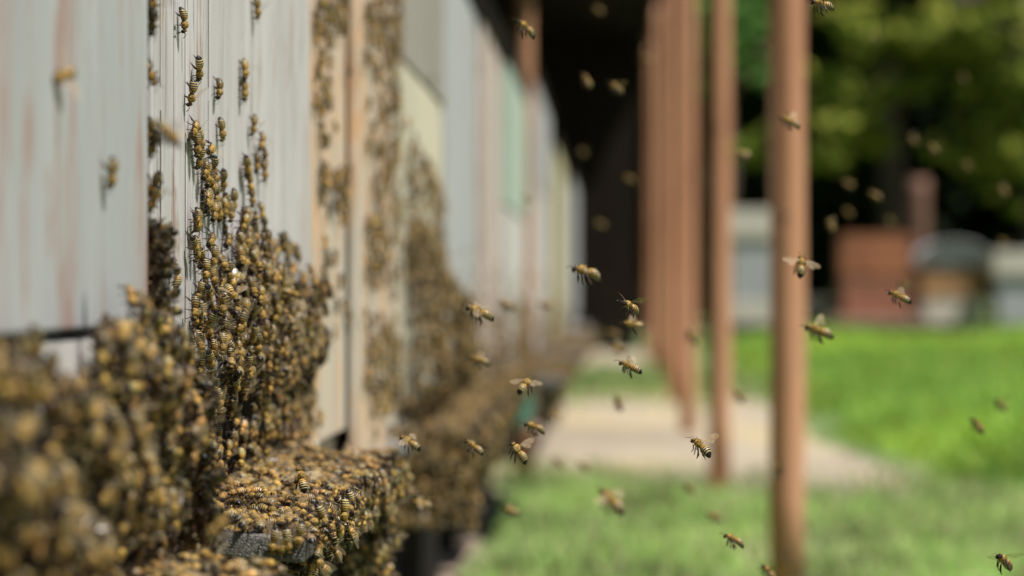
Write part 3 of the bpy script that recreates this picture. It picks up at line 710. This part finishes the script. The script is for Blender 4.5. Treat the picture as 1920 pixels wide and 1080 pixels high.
def sstep(a, b, x): t = min(1, max(0, (x - a) / (b - a))); return t * t * (3 - 2 * t)

# nearest hive: thick blurred mass round its entrance
def h1(y, z): return .030 * sstep(.012 + .05 * (y < .9), -.035, z) * (1 - .75 * sstep(-.085, -.115, z)) * (0.55 + .45 * math.sin(y * 61 + z * 40) * math.sin(z * 95 - y * 20)) * (1 - .6 * sstep(1.055, 1.083, y))
crowd(X1, [([(-300, 610), (85, 620), (95, 700), (130, 735), (178, 740), (190, 640), (225, 530), (262, 500), (320, 490), (372, 640), (385, 1100), (-300, 1100)], 1.0), ([(-300, 590), (100, 590), (100, 700), (-300, 700)], .5), ([(225, 600), (235, 470), (300, 400), (340, 500), (300, 650)], .2)], .68, 1.083, -.125, .07, h1, .0078, 3, 0,
      'honey bee in the thick blurred mass on the blue-grey hive', 'honey bees massed on the blue-grey hive', 14000,
      clip=lambda u, v: v < np.interp(u, [-300, 0, 80, 100, 172, 186, 215, 235, 290, 330, 350, 372], [610, 640, 650, 728, 738, 660, 600, 545, 505, 500, 640, 720]) + random.gauss(0, 9))
# bees round its far corner, on the shaded side
def side(y, zlist, label, group):
    for (x, z, a) in zlist:
        CROWD.append((frame((x, y, EYE + z), (math.sin(a), 0.2, -math.cos(a)), (0.35, 1, 0)), 0, 0, label, group))
zs = []
for _ in range(380):
    z = random.uniform(-.122, .028); zs.append((X1 + random.uniform(-.012,   .024 * sstep(-.005, -.06, z) + .002), z, random.uniform(-3, 3)))
for z in (.118, .128, .095, .068, .063, .045, .038): zs.append((X1 - .001, z, random.uniform(-.6, .6)))
side(1.084, zs, 'honey bee in the dark string in the gap between the two grey hives', 'honey bees in the shaded gap between the grey hives')
zs = [(x + random.uniform(-.003, .003), z, a + random.uniform(-1, 1)) for (x, z, a) in zs[:260]]
side(1.091, zs, 'honey bee in the dark string in the gap between the two grey hives', 'honey bees in the shaded gap between the grey hives')
# its landing board
top_crowd(X1 + .002, X1 + .058, .68, 1.073, lambda x, y: -.128 - (x - X1) * .09 + .008 * abs(math.sin(y * 40 + x * 90)), .0080, 0, 'honey bee on the crowded board of the blue-grey hive at the bottom edge', 'honey bees on the nearest landing board', 2, 5000)
# grey board hive: mass bulging over its entrance
def h2(y, z):
    edge = 0.012 + 0.02 * math.sin(y * 23)
    return .021 * sstep(edge + .035, edge - .03, z) * sstep(1.20, 1.34, y) * (1 - .9 * sstep(-.042, -.078, z)) * (0.72 + .28 * math.sin(y * 57 + z * 85) * math.sin(z * 120 + y * 20)) + .001
crowd(X2, [([(445, 270), (480, 250), (520, 400), (560, 480), (440, 430)], .22), ([(356, 270), (385, 260), (425, 330), (450, 420), (352, 520)], .42), ([(345, 470), (375, 440), (385, 700), (345, 1000)], .35),
           ([(372, 430), (395, 380), (420, 400), (450, 390), (500, 440), (560, 480), (592, 600), (588, 900), (372, 1020)], .48), ([(395, 520), (450, 470), (520, 500), (592, 540), (592, 690), (395, 760)], .95), ([(375, 700), (592, 690), (592, 930), (375, 930)], .75)],
      1.172, 1.75, -.105, .10, h2, .0082, 2, 0, 'honey bee in the dense crowd on the pale grey board hive', 'honey bees crowded on the grey board hive', 26000, .55)
def keep2(x, y): return ~((y < 1.275 + .012 * np.sin(x * 260)) & (x < X2 + .060) & (RNG.random(len(x)) < .95))
top_crowd(X2 + .002, X2 + .074, 1.183, 1.675, lambda x, y: -.1155 - (x - X2) * .09 + .0025 * (1 + math.sin(y * 60 + x * 70)) * sstep(1.24, 1.32, y), .0086, 0, 'honey bee on the crackled grey landing board', 'honey bees on the crackled landing board', 2, 7000, keep2)
# bees hanging on the front edge and underneath of that board
for _ in range(250):
    y = random.uniform(1.19, 1.68); z = -.118 - random.random() ** 1.4 * (.022 + .030 * abs(math.sin(y * 34) * math.sin(y * 13 + 1))); x = X2 + .076 + random.uniform(-.004, .006) - max(0, -.132 - z) * 1.2
    if y < 1.22 and random.random() < .5: continue
    CROWD.append((frame((x, y, EYE + z), (random.gauss(0, .4), random.gauss(0, .8), random.choice((-1, 1))), (1, random.gauss(0, .4), -.3)), 0, 0, 'honey bee hanging on the front edge of the crackled landing board', 'honey bees hanging from the crackled landing board'))
for _ in range(220):
    y = random.uniform(1.2, 1.68); x = X2 + random.uniform(.0, .07)
    CROWD.append((frame((x, y, EYE - .133 - (x - X2) * .09), (random.gauss(0, 1), random.gauss(0, 1), 0), (0, random.gauss(0, .3), -1)), 0, 2, 'honey bee hanging under the crackled landing board', 'honey bees hanging from the crackled landing board'))
for _ in range(330):                      # a ragged chain hanging from the far end of that board
    t = random.random() ** 1.3; y = 1.655 + random.gauss(0, .022 * (1 - .5 * t)); x = X2 + .060 + random.gauss(0, .012 * (1.1 - .7 * t)) - t * .012
    CROWD.append((frame((x, y, EYE - .125 - t * .125), (random.gauss(0, .5), random.gauss(0, .5), random.choice((-1, 1))), (random.gauss(.6, .5), -1, 0)), 0, 0, 'honey bee in the chain hanging from the crackled landing board', 'honey bees hanging from the crackled landing board'))
for (u, v, dy) in ((525, 1012, 0), (553, 1008, .02), (566, 1000, .03), (590, 985, .04), (402, 938, .0), (447, 945, .02), (425, 968, .0), (525, 968, .0), (545, 970, .012), (378, 990, 0), (374, 1010, 0)):
    y = 1.205 + dy; p = P(u, v, y)
    up = (.2, -1, .25) if v > 976 else (0, -.15, 1)
    a = random.uniform(-2, 2)
    hd = (random.gauss(0, .3), 0, -1) if v > 976 else (math.cos(a), math.sin(a), 0)
    if v < 976: p = P(u, v, y); p[2] = EYE - .1155 - (p[0] - X2) * .09
    else: p[1] = min(p[1], 1.1795)
    SINGLES.append((frame(p, hd, up), 'sharp honey bee at the near end of the crackled landing board', 'honey bees at the end of the crackled board', 'walk', 'fold', 1.0))
# beige hive: loose strings
G3 = ('honey bee in the loose strings on the peeling beige hive', 'honey bees scattered on the beige hive')
h0 = lambda y, z: .001
crowd(X3, [([(590, 60), (690, 60), (690, 800), (590, 800)], .05), ([(570, -10), (622, -10), (618, 130), (600, 400), (575, 440)], .5), ([(600, -10), (700, -10), (700, 70), (600, 70)], .5), ([(585, 320), (670, 325), (660, 400), (585, 410)], .6), ([(580, 430), (620, 470), (620, 560), (580, 520)], .35)],
      1.805, 2.05, -.12, .32, h0, .0115, 1, 1, *G3, 9000, .5)
crowd(X3 + .013, [([(660, 60), (750, 60), (750, 820), (660, 820)], .12), ([(655, -10), (760, -10), (760, 80), (655, 80)], .42), ([(690, 80), (760, 80), (760, 520), (695, 520)], .45), ([(655, 160), (705, 160), (705, 300), (655, 300)], .35), ([(665, 380), (730, 380), (730, 540), (680, 540)], .5), ([(670, 620), (760, 620), (760, 780), (690, 780)], .6)], 2.055, 2.40, -.19, .36, h0, .0115, 1, 1, *G3, 7000, .6)
# cream hive: big brown mass
G4 = ('honey bee in the brown mass on the cream hive', 'honey bees massed on the cream hive')
def h4(y, z): return (.05 * sstep(.12 - (y - 2.45) * .15, -.05, z) * sstep(2.44, 2.6, y) * (.75 + .25 * math.sin(y * 19 + z * 23)) + .002) * (1 - .8 * sstep(-.10, -.14, z))
crowd(X4, [([(700, 300), (795, 300), (860, 450), (890, 620), (905, 900), (700, 900)], 1.0), ([(720, 220), (760, 230), (850, 460), (720, 380)], .4)], 2.485, 3.075, -.15, .20, h4, .0098, 2, 1, *G4, 16000)
top_crowd(X4 + .004, X4 + .064, 2.5, 3.07, lambda x, y: -.156 + .012 * abs(math.sin(y * 14)) - (x - X4) * .09, .010, 1, *G4, 2, 4000)
for _ in range(1700):                     # the beard hanging below its board
    y = random.uniform(2.49, 3.06); t = random.random(); z = -.150 - t * .10 * (1 - .6 * abs(y - 2.75) / .3); x = X4 + .074 + .012 * math.sin(y * 21) - t * t * .05 + random.uniform(-.010, .006)
    CROWD.append((frame((x, y, EYE + z), (random.gauss(0, .5), random.gauss(0, .8), random.choice((-1, 1))), (1, random.gauss(0, .4), -.2)), 1, 0, *G4))
for _ in range(260):
    y = random.uniform(2.72, 3.07); CROWD.append((frame((X4 + .068 + random.uniform(-.004, .006), y, EYE - .172 + random.uniform(-.008, .012)), (0, random.gauss(0, 1), random.choice((-1, 1))), (1, 0, .3)), 1, 0, *G4))
for _ in range(900):                      # and round its near end
    x = X4 + random.uniform(-.06, .075); z = -.150 - random.random() ** 1.3 * .095
    CROWD.append((frame((x, 2.492 + random.uniform(-.008, .006), EYE + z), (random.gauss(0, .6), random.gauss(0, .2), random.choice((-1, 1))), (random.gauss(0, .4), -1, 0)), 1, 0, *G4))
# farther boards
for (xf, a, b, bz, n, bw) in ((-.212, 3.15, 3.84, -.16, 800, .06), (-.205, 3.94, 4.56, -.165, 600, .06), (-.197, 4.66, 5.7, -.17, 1100, .11), (-.205, 6.8, 8.2, -.18, 800, .13), (-.19, 8.7, 10.2, -.18, 600, .14)):
    for _ in range(n):
        y = random.uniform(a, b); q = random.random()
        if q < .45:
            x = xf + random.uniform(.0, bw); CROWD.append((frame((x, y, EYE + bz - (x - xf) * .09 + abs(random.gauss(0, .008))), (random.gauss(0, 1), random.gauss(0, 1), 0), (random.gauss(0, .3), 0, 1)), 2, 0, 'honey bee on a far landing board', 'honey bees on the far boards'))
        elif q < .75:
            t = random.random() ** 1.5; CROWD.append((frame((xf + bw + .006 - t * .05 + random.uniform(-.006, .006), y, EYE + bz - bw * .09 + .006 - t * (.05 + .06 * abs(math.sin(y * 5)))), (0, random.gauss(0, .8), random.choice((-1, 1))), (1, random.gauss(0, .3), 0)), 2, 0, 'honey bee on a far landing board', 'honey bees on the far boards'))
        else:
            z = bz + .02 + abs(random.gauss(0, .07)); CROWD.append((frame((xf + abs(random.gauss(.0, .012)) * (z < 0), y, EYE + z), (0, random.gauss(0, .8), random.choice((-1, 1))), (1, random.gauss(0, .3), 0)), 2, 0, 'honey bee on a far hive front', 'honey bees on the far boards'))

# --- who becomes an object of its own: all singles, then the largest and outermost of the crowds
for (M, lb, g, k, pose, sc) in SINGLES: add_bee(M, lb, g, k, pose, sc)
room = 300 - len(SINGLES)
def cand(pred, n):
    c = []
    for i, (M, lod, L, lb, g) in enumerate(CROWD):
        if L or lod: continue
        u, v, z = proj(M[:3, 3])
        if not (8 < u < 1912 and 8 < v < 1072): continue
        if pred(u, v, M[1, 3], lb): c.append((z, i))
    c.sort(); return [i for _, i in c[:n]]
n_sharp = 62
pick = cand(lambda u, v, y, lb: 'dense crowd' in lb and v < 700, n_sharp)
pick += [i for i in cand(lambda u, v, y, lb: 'front edge' in lb, 12)]
pick += [i for i in cand(lambda u, v, y, lb: 'on the crackled' in lb, 22)]
pick += cand(lambda u, v, y, lb: 'blurred mass' in lb or ('crowded board' in lb), room - len(pick))
pick = set(pick)
for i in sorted(pick):
    M, lod, L, lb, g = CROWD[i]; add_bee(M, lb, g, 'walk', None, random.uniform(.95, 1.07))
# --- the rest: one uncountable swarm
def swarm():
    temps = {}
    for lod in (0, 1, 2):
        ts = []
        for k in range(12):
            r = random.Random(50 + k)
            b = bee(60 + k, False, (10, 6, 5)[lod], r.uniform(.1, .8), r.uniform(.7, 1.3), (46, 0, 0)[lod], lod < 2, r.uniform(.6, 1.3), lod)
            fn = wing_pose(('fold', 'fold', 'fold', 'fold', 'raise', 'up')[k % 6], r)
            for s in (-1, 1): d, u = fn(s); wing(b, s, d, u, lod == 0)
            ts.append(b.arr())
        temps[lod] = ts
    V, F, C, Mi, Sm, o = [], [], [], [], [], 0
    for i, (M, lod, L, lb, g) in enumerate(CROWD):
        if i in pick: continue
        v, f, c, m, s = temps[lod][random.randrange(12)]
        k = random.uniform(1.0, 1.15)
        V.append((v * k) @ M[:3, :3].T + M[:3, 3]); F.append(f + o); C.append(c * np.array((1, random.uniform(.88, 1.05), random.uniform(.8, 1.1))) * random.uniform(.4, 1.45)); Mi.append(m); Sm.append(s); o += len(v)
    me = bulk('bee_swarm', np.concatenate(V), np.concatenate(F), 3, np.concatenate(C), [M_FUR, M_CHITIN, M_WING], np.concatenate(Mi), np.concatenate(Sm))
    ob = bpy.data.objects.new('bee_swarm', me); COL.objects.link(ob)
    tag(ob, 'countless further honey bees massed on the hive fronts and boards', 'bees', kind='stuff')
    print('bees in crowd', len(CROWD), 'singles', len(SINGLES), 'picked', len(pick), 'verts', o)
swarm()

# ------------------------------------------------------------------ far hives beyond the lawn
M_ORANGE = plain('orange_brick_paint', (0.33, 0.125, 0.055), 0.35, 5)
M_GREYP = plain('flat_grey_paint', (0.40, 0.41, 0.41), 0.08, 4)
M_CREAMP = plain('cream_board', (0.58, 0.54, 0.45), 0.12, 5)
M_WTIN = plain('white_tin', (0.46, 0.46, 0.48), 0.25, 5, 0.5, 0.1)
M_PINKB = plain('pink_brown_blocks', (0.36, 0.23, 0.17), 0.25, 7)
FAR_G = 'old hives beyond the lawn'
def far_hive(u0, u1, vt, vb, Y, label, parts, depth=.5):
    a = P(u0, vb, Y); b = P(u1, vt, Y); x0, x1, z1 = a[0], b[0], b[2]
    r = empty('beehive', ((x0 + x1) / 2, Y + depth / 2, 0)); tag(r, label, 'beehive', FAR_G)
    for (nm, t0, t1, over, mat) in parts:      # heights as fractions of the whole
        bm = bmesh.new(); box(bm, x0 - over, x1 + over, Y - over, Y + depth + over, max(0, t0 * z1) + .001, t1 * z1 - .001, .008); link(nm, bm, mat, r)
    return r, x0, x1, z1
far_hive(1372, 1452, 392, 640, 21.5, 'grey boxed hive with a cream lid and base between the two nearest posts', [('base', .0, .12, -.02, M_STAND), ('floor_board', .12, .33, .01, M_CREAMP), ('hive_body', .33, .78, 0, M_GREYP), ('lid', .78, 1.0, .03, M_CREAMP)])
far_hive(1582, 1706, 440, 640, 22.3, 'orange-red hive on a pinkish block base beyond the lawn', [('base', .0, .24, .14, M_PINKB), ('hive_body', .24, .62, 0, plain('red_brown_paint', (0.30, 0.12, 0.07), .25, 6)), ('upper_box', .62, 1.0, .01, M_ORANGE)])
r, x0, x1, z1 = far_hive(1732, 1842, 500, 640, 22.6, 'tan hive under a bowed grey tin roof beyond the lawn', [('base', .0, .14, -.03, M_STAND), ('front_board', .14, .6, -.005, M_CREAMP), ('hive_body', .6, 1.0, .01, M_TAN)])
bm = bmesh.new(); seg = 14
for k in range(seg + 1):
    a = math.pi * k / seg; c = (x0 + x1) / 2; R = (x1 - x0) / 2 + .09
    for yy in (22.5, 23.2):
        for q in (0, .012): bm.verts.new((c - math.cos(a) * (R - q), yy, z1 + .004 + math.sin(a) * (.24 - q)))
bm.verts.ensure_lookup_table()
for k in range(seg):
    i = k * 4; j = i + 4; vv = bm.verts
    for q in ((i, j, j + 2, i + 2), (i + 1, i + 3, j + 3, j + 1), (i, i + 1, j + 1, j), (i + 2, j + 2, j + 3, i + 3)): bm.faces.new([vv[t] for t in q])
link('roof', bm, M_WTIN, r, True)
bm = bmesh.new(); c = (x0 + x1) / 2; rr = (x1 - x0) / 2 + .07
fr = [bm.verts.new((c - math.cos(math.pi * k / 14) * rr, 22.56, z1 + .004 + math.sin(math.pi * k / 14) * .225)) for k in range(15)]; bk = [bm.verts.new((v.co.x, 22.60, v.co.z)) for v in fr]
bm.faces.new(fr); bm.faces.new(bk[::-1])
for k in range(15): bm.faces.new((fr[k], bk[k], bk[(k + 1) % 15], fr[(k + 1) % 15]))
link('gable', bm, M_WTIN, r)
far_hive(1872, 1990, 470, 640, 22.2, 'whitish tin topped hive cut by the right edge', [('base', .0, .14, -.03, M_STAND), ('hive_body', .14, .72, 0, M_GREYP), ('lid', .72, 1.0, .04, M_CREAMP)])
far_hive(1462, 1560, 560, 640, 22.8, 'low stone-coloured hive stub behind the thickest post', [('base', 0, .3, -.02, M_STAND), ('hive_body', .3, .9, 0, plain('stone_grey', (0.30, 0.27, 0.23), .2, 6)), ('lid', .9, 1.0, .03, M_CREAMP)])
pp = P(1722, 400, 23.6); post(pp[0], 23.6, 0.10, 'lone stout brown post before the dark trees', top=P(1722, 335, 23.6)[2], group=None, mat=plain('old_brown_post', (0.17, 0.085, 0.055), .25, 8))

bm = bmesh.new(); box(bm, .9, 6.2, 21.0, 21.14, .05, .19, .01)  # dark beam on blocks, added to stand in for shade below the far hives
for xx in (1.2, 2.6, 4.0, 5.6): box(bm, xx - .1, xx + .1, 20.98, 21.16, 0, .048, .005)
tag(link('shade_band', bm, plain('shade_band_dark', (0.03, 0.024, 0.02), .3, 6)), 'added dark shade rail lying on blocks along the far lawn edge', 'band')

# ------------------------------------------------------------------ trees
M_LEAF = attr_mat('tree_leaf', 0.7, 0.12, transl=0.45); M_BARK = plain('bark', (0.085, 0.062, 0.045), 0.35, 7, 0.95, 0.8)
def leaf_mesh(name, clumps, n, size, cols):
    """clumps: (centre, radii, weight)"""
    wts = np.array([c[2] for c in clumps], float); wts /= wts.sum()
    idx = RNG.choice(len(clumps), n, p=wts); C = np.array([c[0] for c in clumps])[idx]; R = np.array([c[1] for c in clumps])[idx]
    d = RNG.normal(0, 1, (n, 3)); d /= np.linalg.norm(d, axis=1)[:, None]; rad = RNG.random(n) ** .45
    p = C + d * R * rad[:, None] * (1 + .15 * RNG.normal(0, 1, (n, 1)))
    nrm = d * .6 + RNG.normal(0, .6, (n, 3)) + np.array((0, 0, .5)); nrm /= np.linalg.norm(nrm, axis=1)[:, None]
    t = np.cross(nrm, RNG.normal(0, 1, (n, 3))); t /= np.linalg.norm(t, axis=1)[:, None]; s = np.cross(nrm, t)
    L = size * RNG.uniform(.6, 1.3, (n, 1)); Wd = L * .32
    V = np.stack([p - t * L * .5, p + s * Wd - nrm * L * .03, p + t * L * .5, p - s * Wd - nrm * L * .03], 1).reshape(-1, 3)
    F = np.arange(n * 4).reshape(n, 4)
    T = np.array(cols)[RNG.integers(0, len(cols), n)] * RNG.uniform(.7, 1.25, (n, 1))
    return bulk(name, V, F, 4, T, [M_LEAF])
def split(cs, k):
    out = []
    for c, r, w in cs:
        for _ in range(k):
            d = np.array([random.gauss(0, .8) for _ in range(3)]) * np.array(r); q = random.uniform(.16, .46)
            out.append((tuple(np.array(c) + d), tuple(np.array(r) * q * np.array((1.15, 1.15, .7))), w * q * q))
    return out
def tree(label, base, trunk_h, r, limbs, clumps, n, size, cols, group='broadleaf trees behind the far hives'):
    rt = empty('broadleaf_tree', base); tag(rt, label, 'tree', group)
    bm = bmesh.new(); b = Vector(base)
    pts = [b + Vector((random.gauss(0, .05), random.gauss(0, .05), trunk_h * i / 6)) for i in range(7)]; pts[0] = b - Vector((0, 0, .05))
    tube(bm, pts, [r * (1.35 if i == 0 else 1 - .09 * i) for i in range(7)], 12)
    for c in limbs:
        a = b + Vector((0, 0, trunk_h * random.uniform(.6, .98))); c = Vector(c); m = (a + c) / 2 + Vector((random.gauss(0, .2), random.gauss(0, .2), .25))
        tube(bm, [a, m, c], [r * .42, r * .28, r * .08], 7)
    link('trunk', bm, M_BARK, rt, True)
    me = leaf_mesh('crown', clumps, n, size, cols); o = bpy.data.objects.new('crown', me); COL.objects.link(o)
    o.parent = rt; o.location = -Vector(base)
    return rt
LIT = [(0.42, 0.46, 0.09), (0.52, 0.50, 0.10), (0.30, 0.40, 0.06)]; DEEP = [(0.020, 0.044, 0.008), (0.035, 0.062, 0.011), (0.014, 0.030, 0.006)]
def rc(cx, cy, cz, n, sx, sy, sz, rad):
    return [((cx + random.uniform(-sx, sx), cy + random.uniform(-sy, sy), cz + random.uniform(-sz, sz)), (random.uniform(.6, 1.2) * rad,) * 2 + (random.uniform(.4, .8) * rad,), 1) for _ in range(n)]
# front tree whose drooping boughs catch the sun
def cl(u, v, Y, du, dv, k=1): p = P(u, v, Y); s = Y / FPX; return (tuple(p), (du * s, du * s * 1.1, dv * s), k)
front = [cl(1590, 190, 24.4, 80, 95, 1.4), cl(1560, 240, 24.2, 60, 50, .7), cl(1760, 55, 24.2, 80, 50, 1.1), cl(1850, 40, 24.0, 90, 55, 1.2), cl(1700, 90, 24.8, 40, 30, .4), cl(1890, 180, 24.0, 60, 70, 1.1), cl(1860, 240, 24.2, 60, 55, .8), cl(1900, 300, 24.2, 55, 45, .7), cl(1845, 265, 24.1, 35, 35, .4), cl(1950, 100, 24.5, 90, 80, .8)]
tree('tree with sunlit yellow-green boughs drooping towards the lawn', (4.6, 26.2, 0), 4.2, .2, [c[0] for c in front], split(front, 24) + rc(4.6, 27.6, 5.6, 10, 2.0, 1.2, .8, 1.1), 40000, .11, LIT + [(0.10, 0.16, 0.025), (0.14, 0.22, 0.03)])
left = [cl(1412, 85, 25, 38, 40, 1), cl(1395, 20, 25.4, 45, 40, .8), cl(1330, 60, 26, 60, 60, .8)]
tree('small green tree whose lit bough shows between the two nearest posts', (1.3, 27.2, 0), 3.6, .13, [c[0] for c in left], split(left, 18) + rc(1.2, 28.0, 4.6, 6, 1.0, .8, .5, .9), 12000, .10, [(0.16, 0.32, 0.08), (0.20, 0.36, 0.09)])
# shading canopy and dark trees behind
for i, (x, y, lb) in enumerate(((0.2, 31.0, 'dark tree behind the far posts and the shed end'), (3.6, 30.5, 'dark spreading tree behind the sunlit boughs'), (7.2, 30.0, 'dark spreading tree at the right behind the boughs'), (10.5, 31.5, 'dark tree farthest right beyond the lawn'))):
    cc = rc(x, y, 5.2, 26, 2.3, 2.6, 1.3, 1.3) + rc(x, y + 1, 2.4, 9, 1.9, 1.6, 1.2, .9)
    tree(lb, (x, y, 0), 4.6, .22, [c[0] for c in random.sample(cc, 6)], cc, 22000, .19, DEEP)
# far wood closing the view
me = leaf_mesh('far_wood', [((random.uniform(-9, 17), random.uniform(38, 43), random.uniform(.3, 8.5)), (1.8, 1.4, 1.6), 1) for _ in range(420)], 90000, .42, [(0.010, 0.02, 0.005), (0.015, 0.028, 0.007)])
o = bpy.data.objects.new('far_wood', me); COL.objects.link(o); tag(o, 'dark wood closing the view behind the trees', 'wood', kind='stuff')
